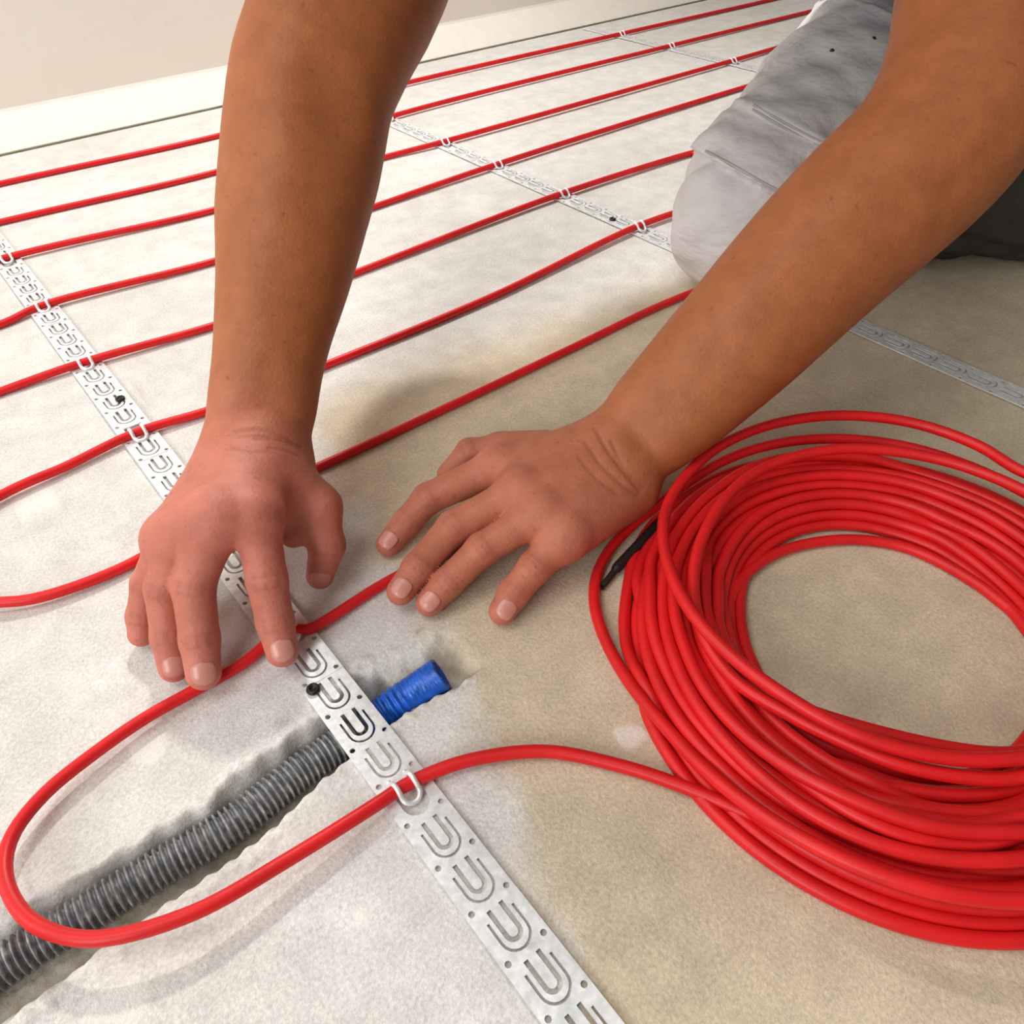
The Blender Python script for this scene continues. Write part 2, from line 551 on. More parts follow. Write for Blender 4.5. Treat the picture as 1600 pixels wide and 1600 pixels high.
rad = R_COND - .0002 + .0007 * np.sin(ss / .0042 * 2 * np.pi) * (1 - sstep(.45, .6, u)) + .0008 * sstep(.5, 1, u)
v, f = tube(path, rad, 28)
v = np.asarray(v)
# the end is pinched flatter and wrinkled
nring = len(path)
for i in range(nring):
    sl = slice(i * 28, (i + 1) * 28)
    k = 1 - .22 * sstep(.35, 1, u[i])
    v[sl, 2] = path[i, 2] + (v[sl, 2] - path[i, 2]) * k
    v[sl] += .00016 * rng.normal(0, 1, (28, 3))
# hollow mouth
mouth_in = path[-1][None, :] + (v[(nring - 1) * 28:nring * 28] - path[-1]) * .82
inn = mouth_in - (path[-1] - path[-12]) * 1.6
base = len(v)
v = np.vstack([v, mouth_in, inn, inn.mean(0)[None]])
f = [q for q in f if nring * 28 + 1 not in q]
for k in range(28):
    k2 = (k + 1) % 28; o = (nring - 1) * 28
    f.append([o + k, o + k2, base + k2, base + k]); f.append([base + k, base + k2, base + 28 + k2, base + 28 + k])
    f.append([base + 28 + k, base + 28 + k2, base + 56])
o = link('blue_end', new_mesh('blue_end', v, f, M_BLUE), root); o['label'] = 'blue taped conduit end'

# ------------------------------------------------------------------ laid heating cable (one continuous serpentine)
RCAB = .0035
ZF = RCAB + .0003
ZB = BZ1 + RCAB
A_ = at
lead = [A_(1330, 1335, .006), A_(1200, 1285, .006), A_(1060, 1226, .005), A_(960, 1194, .005), A_(850, 1174, .006), A_(725, 1190, .0065),
        (S1X, .1825, ZB)]
loop = [A_(600, 1249, .0075), A_(450, 1343, .012), A_(300, 1427, .0165), A_(150, 1467, .018), A_(62, 1448, .017),
        A_(20, 1405, .015), A_(7, 1350, .013), A_(22, 1300, .012), A_(70, 1240, .011), A_(150, 1175, .0095), A_(230, 1120, .0075), A_(300, 1081, .006), A_(380, 1036, .0055)]
hrun = [(S1X, .3105, ZB), A_(480, 983, .005), A_(600, 912, ZF), (.25, .300, ZF), (.40, .300, ZF), (.50, .302, ZF), (.575, .316, ZF), (.622, .358, ZF), (.618, .406, ZF)]
grun = [(.585, .428, ZF), A_(1040, 474, ZF), A_(900, 541, ZF), A_(700, 636, ZF), A_(485, 735, ZF), (S1X, .4390, ZB), A_(222, 871, ZF), A_(130, 912, .005), A_(50, 936, .006), A_(0, 941, .007), (-.083, .462, .008)]
frun = [(-.095, .497, .008), (-.075, .533, .008), (-.032, .551, .006), A_(40, 755, .006), A_(100, 730, .005), (S1X, .5620, ZB), A_(330, 640, ZF), A_(498, 575, ZF), A_(770, 463, ZF), (S2X, .5725, ZB), (.80, .566, ZF), (.88, .580, ZF)]
erun = [(.92, .628, ZF), (.905, .670, ZF), (.86, .686, ZF), A_(1090, 237, ZF), (S2X, .6990, ZB), A_(540, 432, ZF), A_(345, 505, ZF), (S1X, .6940, ZB), A_(0, 612, ZF), (-.16, .69, ZF)]
drun = [(-.225, .72, ZF), (-.225, .79, ZF), (-.16, .822, ZF), A_(0, 507, ZF), (S1X, .8270, ZB), A_(345, 405, ZF), A_(570, 328, ZF), (S2X, .8290, ZB), A_(1190, 128, ZF), (1.5, .832, ZF)]
crun = [(1.57, .85, ZF), (1.585, .90, ZF), (1.53, .945, ZF), A_(1260, 62, ZF), (S3X, .9480, ZB), (S2X, .9480, ZB), A_(585, 250, ZF), A_(345, 325, ZF), (S1X, .9660, ZB), (-.3, .96, ZF)]
brun = [(-.36, .99, ZF), (-.36, 1.06, ZF), (-.3, 1.095, ZF), A_(0, 347, ZF), A_(350, 265, ZF), (S2X, 1.0935, ZB), (S3X, 1.0935, ZB), A_(1330, 2, ZF), (2.3, 1.088, ZF)]
arun = [(2.36, 1.12, ZF), (2.36, 1.18, ZF), (2.3, 1.215, ZF), A_(1195, 2, ZF), (S3X, 1.2230, ZB), (S2X, 1.2230, ZB), A_(360, 207, ZF), A_(0, 287, ZF), (-.5, 1.225, ZF)]
path = catmull(lead + loop + hrun + grun + frun + erun + drun + crun + brun + arun, .005)
v, f = tube(path, RCAB, 14)
o = link('heating_cable', new_mesh('heating_cable', v, f, M_RED))
tag(o, 'red heating cable laid in long parallel loops across the cement floor', 'cable')

# ------------------------------------------------------------------ coil of cable
CX, CY = .340, .076
RC2 = .0036
coil = empty('cable_coil', (CX, CY, 0), 'round coil of many red cable turns lying beside the left hand', 'cable coil')


def coil_turn(path, closed=True, rad=RC2):
    v, f = tube(path, rad, 12, closed)
    return link('coil_turn', new_mesh('coil_turn', v, f, M_RED), coil)


th = np.linspace(0, 2 * np.pi, 160, endpoint=False)


def oval(th):
    """outer radius of the bundle by direction"""
    k = np.radians([0, 30, 60, 80, 110, 130, 155, 180, 215, 240, 270, 310, 360])
    r = [.152, .162, .165, .166, .160, .153, .154, .158, .158, .154, .148, .147, .152]
    return np.interp(th % (2 * np.pi), k, r)


def width(th):
    """radial width of the bundle by direction (tight at far right, spread at the near left)"""
    k = np.radians([0, 60, 110, 150, 190, 230, 280, 330, 360])
    w = [.063, .063, .060, .058, .062, .066, .064, .062, .063]
    return np.interp(th % (2 * np.pi), k, w)


rows = [8, 7, 6, 5, 3]
TR, TZ = [], []
for row, cnt in enumerate(rows):
    for i in range(cnt):
        u = (i + .5 * row + .25) / 7.6          # 0 outer .. 1 inner
        a1, a2, a3 = rng.normal(0, 1, 3); f1, f2, f3 = rng.uniform(0, 6.28, 3)
        TR.append(oval(th) - .003 - u * width(th) + .0040 * a1 * np.cos(th + f1) + .0022 * a2 * np.cos(2 * th + f2) + .0008 * a3 * np.cos(3 * th + f3))
        TZ.append(.0040 + .0066 * row + .0022 * rng.normal() * np.cos(th + f2) + .0012 * np.cos(2 * th + f3))
# loose turn that bulges out over the floor next to the wrist
TR.append(oval(th) - .004 + .028 * np.exp(-((np.degrees(th) - 126) / 22) ** 2))
keep_r = TR[-1].copy()
TZ.append(.040 - .036 * np.exp(-((np.degrees(th) - 132) / 34) ** 2))
TR, TZ = np.array(TR), np.array(TZ)
for it in range(150):                            # push touching turns apart, keep them on the floor
    dr_ = TR[:, None] - TR[None]; dz_ = TZ[:, None] - TZ[None]
    dd_ = np.sqrt(dr_ ** 2 + dz_ ** 2) + 1e-9
    push = np.maximum(2 * RC2 - dd_, 0) * .34
    push[np.arange(len(TR)), np.arange(len(TR))] = 0
    TR += (push * dr_ / dd_).sum(1); TZ += (push * dz_ / dd_).sum(1)
    TZ -= .00008
    TZ = np.maximum(TZ, RC2 + .0002)
    for k_ in range(2 if it < 90 else 1 if it % 3 == 0 else 0):
        for Q in (TR[:-1], TZ): Q[:] = .5 * Q + .25 * (np.roll(Q, 1, 1) + np.roll(Q, -1, 1))
for q_, ps in [(Q[i], 14 if i == len(TR) - 1 else 5) for Q in (TR, TZ) for i in range(len(TR))]:
    for _ in range(ps): q_[:] = .5 * q_ + .25 * (np.roll(q_, 1) + np.roll(q_, -1))
for r, z in zip(TR, TZ):
    coil_turn(np.stack([CX + r * np.cos(th), CY + r * np.sin(th), z], 1))


def closed_from(pts, back):
    coil_turn(catmull(pts + back, .004, True))


# loose turn on top: outside at the far rim, inside at the near rim
top = [A_(1600, 738, .043), A_(1530, 697, .043), A_(1450, 667, .043), A_(1380, 653, .043), A_(1290, 650, .043), A_(1200, 665, .042), A_(1120, 700, .041), A_(1065, 752, .040), A_(1040, 800, .040), A_(1037, 850, .041),
       A_(1052, 905, .042), A_(1083, 960, .043), A_(1125, 1008, .042), A_(1180, 1055, .040), A_(1300, 1130, .037), A_(1400, 1168, .035), A_(1500, 1186, .034), A_(1600, 1184, .034)]
closed_from(top, [(.345, -.035, .036), (.42, -.03, .04), (.475, .01, .043), (.498, .06, .043)])
near2 = [A_(1140, 1055, .028), A_(1235, 1117, .0265), A_(1322, 1160, .026), A_(1400, 1192, .026), A_(1500, 1213, .026), A_(1600, 1213, .026)]
closed_from(near2, [(.35, -.03, .034), (.43, -.01, .04), (.465, .05, .043), (.462, .12, .043), (.42, .178, .042), (.355, .200, .041), (.285, .182, .040), (.243, .148, .036)])
inner = [A_(1600, 968, .004), A_(1520, 908, .004), A_(1420, 857, .004), A_(1330, 843, .004), A_(1230, 858, .004), A_(1172, 892, .005), A_(1142, 935, .006), A_(1133, 985, .010), A_(1150, 1035, .018), A_(1200, 1085, .026)]
closed_from(inner, [(.30, .0, .026), (.36, -.012, .018), (.405, .0, .01)])
# black end sleeve of the cable
e = catmull([A_(940, 918, .003), A_(952, 903, .004), A_(966, 885, .005), A_(985, 865, .0055), A_(1003, 846, .006), A_(1030, 815, .006)], .0015)
er = np.interp(np.linspace(0, 1, len(e)), [0, .05, .20, .23, .8, 1], [.0016, .0022, .0022, .0034, .0036, .0030])
v, f = tube(e, er, 12)
o = link('end_sleeve', new_mesh('end_sleeve', v, f, M_BLACK), coil); o['label'] = 'black end sleeve'
# ------------------------------------------------------------------ person
class Field:
    """distance field on a regular grid, filled piece by piece"""
    def __init__(self, lo, hi, h, big=.03):
        self.lo = np.asarray(lo, float); self.h = h; self.big = big
        self.n = np.ceil((np.asarray(hi) - self.lo) / h).astype(int) + 1
        self.F = np.full(self.n, big, np.float32)
        self.ax = [(self.lo[k] + h * np.arange(self.n[k])).astype(np.float32) for k in range(3)]

    def sl(self, a, b, m):
        lo = np.clip(np.floor((np.minimum(a, b) - m - self.lo) / self.h).astype(int), 0, self.n)
        hi = np.clip(np.ceil((np.maximum(a, b) + m - self.lo) / self.h).astype(int) + 1, 0, self.n)
        return tuple(slice(l, max(l, u)) for l, u in zip(lo, hi))

    def rel(self, s, a):
        X = (self.ax[0][s[0]] - a[0])[:, None, None]; Y = (self.ax[1][s[1]] - a[1])[None, :, None]; Z = (self.ax[2][s[2]] - a[2])[None, None, :]
        return X.astype(np.float32), Y.astype(np.float32), Z.astype(np.float32)

    def cone_d(self, s, a, b, ra, rb):
        a = np.asarray(a, float); ba = np.asarray(b, float) - a; L2 = max(ba @ ba, 1e-12)
        X, Y, Z = self.rel(s, a)
        t = np.clip((X * np.float32(ba[0]) + Y * np.float32(ba[1]) + Z * np.float32(ba[2])) / np.float32(L2), 0, 1)
        return np.sqrt((X - t * np.float32(ba[0])) ** 2 + (Y - t * np.float32(ba[1])) ** 2 + (Z - t * np.float32(ba[2])) ** 2) - (np.float32(ra) + np.float32(rb - ra) * t)

    def smin(self, s, d, k):
        A = self.F[s]
        if A.size == 0: return
        if k > 0:
            hh = np.maximum(k - np.abs(A - d), 0) / k
            self.F[s] = np.minimum(A, d) - hh * hh * np.float32(k * .25)
        else:
            self.F[s] = np.minimum(A, d)

    def cone(self, a, b, ra, rb, k=.006):
        a = np.asarray(a, float); b = np.asarray(b, float)
        s = self.sl(a, b, max(ra, rb) + self.big + k)
        self.smin(s, self.cone_d(s, a, b, ra, rb), k)

    def ell(self, c, r, k=.01, R=None):
        c = np.asarray(c, float); m = max(r)
        s = self.sl(c, c, m + self.big)
        X, Y, Z = self.rel(s, c)
        if R is None: R = np.eye(3)
        q = [(X * R[j][0] + Y * R[j][1] + Z * R[j][2]) / r[j] for j in range(3)]
        k0 = np.sqrt(q[0] ** 2 + q[1] ** 2 + q[2] ** 2)
        k1 = np.sqrt((q[0] / r[0]) ** 2 + (q[1] / r[1]) ** 2 + (q[2] / r[2]) ** 2) + 1e-9
        self.smin(s, (k0 * (k0 - 1) / k1).astype(np.float32), k)

    def groove(self, a, b, w, amp):
        """shallow rounded cut (amp > 0) or ridge (amp < 0) along the segment a-b"""
        s = self.sl(a, b, 3 * w)
        d = self.cone_d(s, a, b, 0, 0)
        self.F[s] += np.float32(amp) * np.exp(-(d / np.float32(w)) ** 2)

    def groove_poly(self, P, w, amp):
        P = np.asarray(P); s = self.sl(P.min(0), P.max(0), 3 * w); d = None
        for a, b in zip(P[:-1], P[1:]):
            q = self.cone_d(s, a, b, 0, 0); d = q if d is None else np.minimum(d, q)
        self.F[s] += np.float32(amp) * np.exp(-(d / np.float32(w)) ** 2)

    def fold(self, pts, w, amp, d0, d1):
        """skin fold: the pixel polyline is dropped on to the surface along the view rays"""
        path = catmull([np.array([x, y, 0.]) for x, y in pts], 3.0); P3 = []
        for x, y, _ in path:
            q = cam_pt(x, y, 1.0)
            for dd in np.arange(d0, d1, .0004):
                g = np.round((q * dd - self.lo) / self.h).astype(int)
                if self.F[tuple(g)] < 0: P3.append(q * dd); break
        P3 = np.array(P3)
        for _ in range(8): P3[1:-1] = .5 * P3[1:-1] + .25 * (P3[:-2] + P3[2:])
        self.groove_poly(P3, w, amp)
        CREASE.extend(zip(P3[:-1], P3[1:]))

    def merge(self, G, s, k):
        self.smin(s, G, k)

    def mesh(self):
        F, h = self.F, self.h
        S = F < 0
        c = S[:-1, :-1, :-1].astype(np.uint8)
        offs = [(i, j, k) for i in (0, 1) for j in (0, 1) for k in (0, 1)]
        cnt = np.zeros_like(c)
        nx, ny, nz = F.shape
        for i, j, k in offs: cnt += S[i:nx - 1 + i, j:ny - 1 + j, k:nz - 1 + k]
        act = (cnt > 0) & (cnt < 8)
        I = np.argwhere(act)
        vid = np.full(act.shape, -1, np.int32); vid[act] = np.arange(len(I))
        vals = {o: F[I[:, 0] + o[0], I[:, 1] + o[1], I[:, 2] + o[2]] for o in offs}
        acc = np.zeros((len(I), 3)); num = np.zeros(len(I))
        for a in offs:
            for ax_ in range(3):
                if a[ax_] == 0:
                    b = list(a); b[ax_] = 1; b = tuple(b)
                    va, vb = vals[a], vals[b]
                    m = (va < 0) != (vb < 0)
                    t = va[m] / (va[m] - vb[m])
                    p = np.tile(np.array(a, float), (m.sum(), 1)); p[:, ax_] += t
                    acc[m] += p; num[m] += 1
        V = self.lo + h * (I + acc / num[:, None])
        faces = []
        for ax_ in range(3):
            a, b = [(1, 2), (2, 0), (0, 1)][ax_]
            s0 = [slice(None)] * 3; s1 = [slice(None)] * 3
            s0[ax_] = slice(0, -1); s1[ax_] = slice(1, None)
            A, Bv = S[tuple(s0)], S[tuple(s1)]
            E = np.argwhere(A != Bv)
            ok = (E[:, a] > 0) & (E[:, b] > 0) & (E[:, a] < F.shape[a] - 1) & (E[:, b] < F.shape[b] - 1)
            E = E[ok]
            def cell(da, db):
                q = E.copy(); q[:, a] += da; q[:, b] += db
                return vid[q[:, 0], q[:, 1], q[:, 2]]
            q = np.stack([cell(-1, -1), cell(0, -1), cell(0, 0), cell(-1, 0)], 1)
            fl = ~A[E[:, 0], E[:, 1], E[:, 2]]
            q[fl] = q[fl][:, ::-1]
            faces.append(q)
        Fc = np.vstack(faces)
        Fc = Fc[(Fc >= 0).all(1)]
        return V, Fc


def cam_pt(x, y, dep): return np.array([(x - 800.) / F_PX * dep, (800. - y) / F_PX * dep, -dep])
def cz_pt(x, y, z): return tocam(at(x, y, z))
def px2m(px, dep): return px * dep / F_PX
def unit(v): v = np.asarray(v, float); return v / np.linalg.norm(v)


UPC = WC @ np.array([0, 0, 1.0])        # world up in camera axes
NAILS = []                              # (a, b, r, normal, t, half angle)
KNUCK = []; CREASE = []


def finger(Fd, joints, radii, k_root=.0075):
    """joints: cam points MCP, PIP, DIP, tip centre; own little field, then blended into the hand at its root"""
    J = [np.asarray(j, float) for j in joints]
    s = Fd.sl(np.min(J, 0), np.max(J, 0), .03)
    G = np.full(Fd.F[s].shape, .03, np.float32)
    for i in range(len(J) - 1):
        d = Fd.cone_d(s, J[i], J[i + 1], radii[i], radii[i + 1])
        hh = np.maximum(.003 - np.abs(G - d), 0) / .003
        G = np.minimum(G, d) - hh * hh * .00075
    return s, G, J


def arm(Fd, path, thick, k=.02):
    """path: (px, py, half width px, depth); elliptical tube from side-by-side cones"""
    full = catmull([np.array([x, y, w, d * 1000, th_ * 1000]) for (x, y, w, d), th_ in zip(path, thick)], 24)
    path = [(q[0], q[1], q[2], q[3] / 1000) for q in full]; thick = [q[4] / 1000 for q in full]
    C_ = [cam_pt(x, y, d) for x, y, w, d in path]
    W_ = [px2m(w, d) for x, y, w, d in path]
    n = len(C_)
    for i in range(n - 1):
        t = unit(C_[i + 1] - C_[i])
        side = unit(np.cross(t, unit(C_[i])))
        ra, rb = W_[i] * thick[i], W_[i + 1] * thick[i + 1]
        oa, ob = W_[i] - ra, W_[i + 1] - rb
        for sg in (-1, 0, 1):
            Fd.cone(C_[i] + side * sg * oa, C_[i + 1] + side * sg * ob, ra, rb, .004)
    return C_


H_ARM = .00115
# ---------- right hand and arm (left in the photograph)
Rf = Field((-.315, -.15, -.62), (-.03, .42, -.36), H_ARM)
PR = [(399, 706, 70, .484), (404, 672, 75, .488), (410, 640, 78, .491), (419, 575, 80, .496), (430, 505, 87, .501), (444, 430, 98, .505), (458, 330, 112, .508),
      (470, 265, 118, .510), (481, 190, 121, .512), (491, 130, 123, .513), (518, 60, 127, .518), (541, 0, 136, .528), (575, -90, 142, .556)]
arm(Rf, PR, [.62, .66, .72, .80, .84, .86, .88, .88, .86, .84, .86, .88, .9])
z = cz_pt
# palm: five metacarpal rays from the wrist to the knuckles
RMC = dict(index=z(400, 808, .074), middle=z(338, 812, .079), ring=z(292, 826, .073), pinky=z(261, 843, .062))
WR = dict(index=cam_pt(432, 706, .482), middle=cam_pt(405, 704, .479), ring=cam_pt(382, 706, .482), pinky=cam_pt(358, 712, .488))
rad_mc = dict(index=(.0150, .0125), middle=(.0155, .0130), ring=(.0150, .0122), pinky=(.0132, .0098))
for nme in RMC: Rf.cone(WR[nme], RMC[nme], *rad_mc[nme], .016)
for a, b in (('index', 'middle'), ('middle', 'ring'), ('ring', 'pinky')):
    Rf.cone((WR[a] + WR[b]) / 2, (RMC[a] * .85 + RMC[b] * .85 + WR[a] * .15 + WR[b] * .15) / 2, .0145, .0105, .016)
# thumb: thenar mass and phalanges
TH = [z(432, 752, .066), z(498, 792, .050), z(511, 852, .031), z(500, 899, .013)]
Rf.cone(cam_pt(432, 722, .485), TH[1], .0155, .0126, .014)
Rf.cone(TH[0], (RMC['index'] * .6 + WR['index'] * .4) - UPC * .010, .013, .011, .014)
Rf.cone(TH[0] - UPC * .008, TH[1] * .45 + RMC['index'] * .55 - UPC * .020, .0125, .0070, .014)
# fleshy heel of the hand below the rays
Rf.cone(WR['pinky'] - UPC * .012, RMC['pinky'] * .75 + WR['pinky'] * .25 - UPC * .016, .0140, .0110, .014)
Rf.cone(WR['index'] - UPC * .012, RMC['index'] * .55 + WR['index'] * .45 - UPC * .020, .0145, .0110, .014)
Rf.cone(WR['middle'] - UPC * .012, RMC['middle'] * .8 + WR['middle'] * .2 - UPC * .016, .0140, .0110, .014)
RF = dict(thumb=(TH, [.0125, .0118, .0110, .0086]),
          index=([RMC['index'], z(417, 906, .047), z(430, 972, .027), z(441, 1017, .0165)], [.0126, .0112, .0103, .0092]),
          middle=([RMC['middle'], z(302, 914, .050), z(312, 1000, .027), z(318, 1051, .0150)], [.0130, .0116, .0106, .0096]),
          ring=([RMC['ring'], z(256, 918, .043), z(263, 995, .022), z(272, 1042, .0105)], [.0122, .0104, .0094, .0086]),
          pinky=([RMC['pinky'], z(231, 911, .034), z(221, 962, .018), z(221, 990, .0100)], [.0100, .0092, .0083, .0077]))


def add_fingers(Fd, FS, nail_spec):
    done = []
    for nme, (J, r) in FS.items():
        s, G, J = finger(Fd, J, r)
        done.append((s, G, J))
        KNUCK.extend([(J[0], .012), (J[1], .009), (J[2], .007), (J[3], .012)])
        if nme in nail_spec:
            NAILS.append((J[2], J[3], r[2], r[3], *nail_spec[nme]))
    U = Fd.F.copy()
    Fd2 = np.full(Fd.F.shape, .03, np.float32)
    for s, G, J in done:                      # fingers against each other: no web
        Fd2[s] = np.minimum(Fd2[s], G)
    lo = [min(s[k].start for s, _, _ in done) for k in range(3)]; hi = [max(s[k].stop for s, _, _ in done) for k in range(3)]
    S = tuple(slice(a, b) for a, b in zip(lo, hi))
    Fd.smin(S, Fd2[S], .0085)


def along(J, i, t): return J[i] * (1 - t) + J[i + 1] * t


def creases(Fd, J, r, view=True):
    """fine skin folds across the back of the middle and end joints, a nail fold at the tip"""
    for ji in (1, 2):
        ax = unit(J[ji + 1] - J[ji - 1]); n = unit(-J[ji] + UPC * .1); n = unit(n - ax * (n @ ax)); sd = np.cross(ax, n)
        for o, am in ((-.0032, .00035), (0, .0006), (.0030, .00045)):
            c0 = J[ji] + ax * (o + rng.normal(0, .0004)) + n * r[ji]
            a, b = c0 - sd * r[ji] * .55 - n * r[ji] * .16, c0 + sd * r[ji] * .55 - n * r[ji] * .16
            Fd.groove(a, c0, .0011, am); Fd.groove(c0, b, .0011, am)
            CREASE.append((a, c0)); CREASE.append((c0, b))
        Fd.groove(J[ji] + n * r[ji] * .8, J[ji] + n * r[ji] * .8 + ax * .0003, .006, -.0009)


add_fingers(Rf, RF, dict(thumb=(np.array([.25, 0, .4]),), index=(np.array([0, .1, 0]),), middle=(np.array([0, .1, 0]),), ring=(np.array([0, .1, 0]),)))
for nme, (J, r) in RF.items():
    creases(Rf, [np.asarray(j) for j in J], r)
# knuckle bumps, tendons, wrist folds
for nme, m in RMC.items():
    n = unit(-m + .2 * UPC)
    Rf.ell(m + n * .0032, (.0108, .0100, .0100), .012)
    Rf.groove(WR[nme] * .55 + m * .45 + n * .0145, m + n * .0115, .0030, -.0007)
for pl, am in [([(366, 675), (395, 672), (425, 675), (450, 686), (470, 699)], .0012), ([(400, 685), (432, 687), (455, 694), (469, 704)], .0009), ([(372, 683), (396, 681), (420, 683)], .0005), ([(420, 700), (445, 703), (466, 713)], .0005), ([(360, 700), (392, 706), (425, 706)], .0003)]:
    Rf.fold(pl, .0014, am, .43, .53)
# hollow of the elbow
Rf.groove(cam_pt(525, 120, .462), cam_pt(540, 165, .464), .018, .008)
Rf.groove(cam_pt(440, 200, .455), cam_pt(430, 330, .455), .022, -.0025)
VR, FR = Rf.mesh(); del Rf

# ---------- left hand and arm (right in the photograph)
Lf = Field((-.105, -.10, -.62), (.42, .42, -.405), H_ARM)
PL = [(975, 705, 66, .512), (1000, 682, 72, .512), (1030, 652, 82, .510), (1062, 622, 88, .508), (1110, 574, 95, .506), (1160, 524, 102, .504), (1240, 440, 111, .502), (1305, 375, 117, .50), (1372, 312, 122, .498),
      (1437, 252, 124, .496), (1488, 185, 128, .495), (1520, 90, 124, .498), (1541, 0, 130, .505), (1562, -90, 136, .53)]
arm(Lf, PL, [.60, .64, .72, .76, .80, .84, .86, .88, .88, .86, .84, .86, .88, .9])
LMC = dict(index=z(781, 728, .039), middle=z(812, 770, .042), ring=z(843, 804, .040), pinky=z(884, 836, .033))
WL = dict(index=cam_pt(942, 690, .512), middle=cam_pt(955, 715, .506), ring=cam_pt(970, 738, .504), pinky=cam_pt(985, 762, .505))
rad_mc = dict(index=(.0150, .0128), middle=(.0150, .0128), ring=(.0145, .0122), pinky=(.0140, .0118))
for nme in LMC: Lf.cone(WL[nme], LMC[nme], *rad_mc[nme], .016)
for a, b in (('index', 'middle'), ('middle', 'ring'), ('ring', 'pinky')):
    Lf.cone((WL[a] + WL[b]) / 2, (LMC[a] * .88 + LMC[b] * .88 + WL[a] * .12 + WL[b] * .12) / 2, .0140, .0110, .014)
# hypothenar edge and thenar mass
Lf.cone(WL['pinky'] - UPC * .006, LMC['pinky'] - UPC * .006, .0140, .0110, .014)
TL = [z(850, 704, .026), z(783, 703, .020), z(734, 706, .019), z(699, 741, .0095)]
Lf.cone(WL['index'] - UPC * .004, TL[1], .0130, .0112, .014)
LFg = dict(thumb=(TL, [.0120, .0108, .0098, .0076]),
           index=([LMC['index'], z(669, 779, .025), z(635, 817, .0145), z(607, 850, .0090)], [.0124, .0104, .0094, .0082]),
           middle=([LMC['middle'], z(709, 824, .030), z(653, 887, .0200), z(626, 924, .0150)], [.0124, .0108, .0096, .0086]),
           ring=([LMC['ring'], z(754, 858, .028), z(699, 911, .0155), z(671, 942, .0095)], [.0120, .0104, .0094, .0084]),
           pinky=([LMC['pinky'], z(835, 887, .022), z(802, 928, .0130), z(785, 955, .0090)], [.0114, .0102, .0094, .0084]))
add_fingers(Lf, LFg, dict(index=(np.array([-.3, 0, 0]),), middle=(np.array([-.15, .0, 0]),), ring=(np.array([-.1, 0, 0]),), pinky=(np.array([.55, .35, 0]),)))
for nme, (J, r) in LFg.items():
    creases(Lf, [np.asarray(j) for j in J], r)
for nme, m in LMC.items():
    n = unit(-m + .3 * UPC)
    Lf.ell(m + n * .0035, (.0108, .0104, .0104), .010)
    Lf.groove(WL[nme] * .5 + m * .5 + n * .0145, m + n * .0115, .0030, -.0008)
for pl, am in [([(930, 668), (947, 700), (975, 738), (1001, 768)], .0010), ([(914, 690), (938, 725), (972, 758), (996, 774)], .0007), ([(955, 690), (976, 733), (1005, 762)], .0007), ([(902, 712), (928, 745), (962, 771)], .0004)]:
    Lf.fold(pl, .0014, am, .43, .57)
# forearm muscle ridge and crease below the elbow
Lf.groove(cam_pt(1500, 290, .45), cam_pt(1590, 215, .447), .009, .0022)
Lf.groove(cam_pt(1330, 300, .445), cam_pt(1180, 460, .455), .02, -.002)
VL, FL = Lf.mesh(); del Lf


def toworld(V): return CC + V @ RC.T


# ---------- trunk, neck and head (above the frame), coarse
SR, SL = np.array([.375, .630, .480]), np.array([.640, .375, .480])
SM = (SR + SL) / 2; HIP = np.array([1.12, .49, .28])
fwd = unit([-.80, -.60, 0.]); spine = unit(SM - HIP)
NECK = SM + np.array([-.05, -.045, .075]); HEAD = NECK + np.array([-.085, -.060, .085])
Bf = Field((.06, .10, .05), (1.40, 1.0, .86), .0045, .03)
rs_w = toworld(cam_pt(541, 0, .528)); ls_w = toworld(cam_pt(1541, 0, .505))
Bf.cone(rs_w + unit(SR - rs_w) * .03, SR, .054, .062, .03); Bf.cone(ls_w + unit(SL - ls_w) * .03, SL, .052, .062, .03)
Bf.cone(SR, SM, .062, .075, .04); Bf.cone(SL, SM, .062, .075, .04)
Bf.cone(SR + (HIP - SM) * .1, SR + (HIP - SM) * .5 + (SL - SR) * .12, .085, .095, .06); Bf.cone(SL + (HIP - SM) * .1, SL + (HIP - SM) * .5 + (SR - SL) * .12, .085, .095, .06)
Bf.cone(SM + (HIP - SM) * .15, HIP, .105, .125, .06)
Bf.cone(SM + np.array([0, 0, .02]), NECK, .066, .056, .04); Bf.cone(NECK, HEAD, .056, .060, .03)
hx = unit(fwd * .75 + np.array([0, 0, -.66])); hz = unit(np.array([0, 0, 1.0]) - hx * hx[2]); hy = np.cross(hz, hx)
RH = np.stack([hx, hy, hz])
Bf.ell(HEAD + hz * .035, (.098, .076, .090), .02, RH); Bf.ell(HEAD + hx * .03 - hz * .045, (.062, .056, .070), .03, RH)
Bf.cone(HEAD + hx * .093 + hz * .01, HEAD + hx * .108 - hz * .022, .009, .013, .012)       # nose
for sg in (-1, 1):
    Bf.ell(HEAD + hy * sg * .078 - hx * .005, (.018, .007, .030), .006, RH)                  # ears
    Bf.ell(HEAD + hx * .086 + hy * sg * .032 + hz * .028, (.014, .022, .007), .008, RH)      # brows
    c0 = HEAD + hx * .088 + hy * sg * .032 + hz * .010
    Bf.groove(c0, c0 + hy * .002, .011, .004); Bf.ell(c0 - hx * .004, (.010, .012, .008), .002, RH)
Bf.groove(HEAD + hx * .092 - hy * .022 - hz * .055, HEAD + hx * .092 + hy * .022 - hz * .055, .005, .003)
VB, FB = Bf.mesh(); del Bf
VRw, VLw = toworld(VR), toworld(VL)
V = np.vstack([VRw, VLw, VB]); Fc = np.vstack([FR, FL + len(VRw), FB + len(VRw) + len(VLw)])

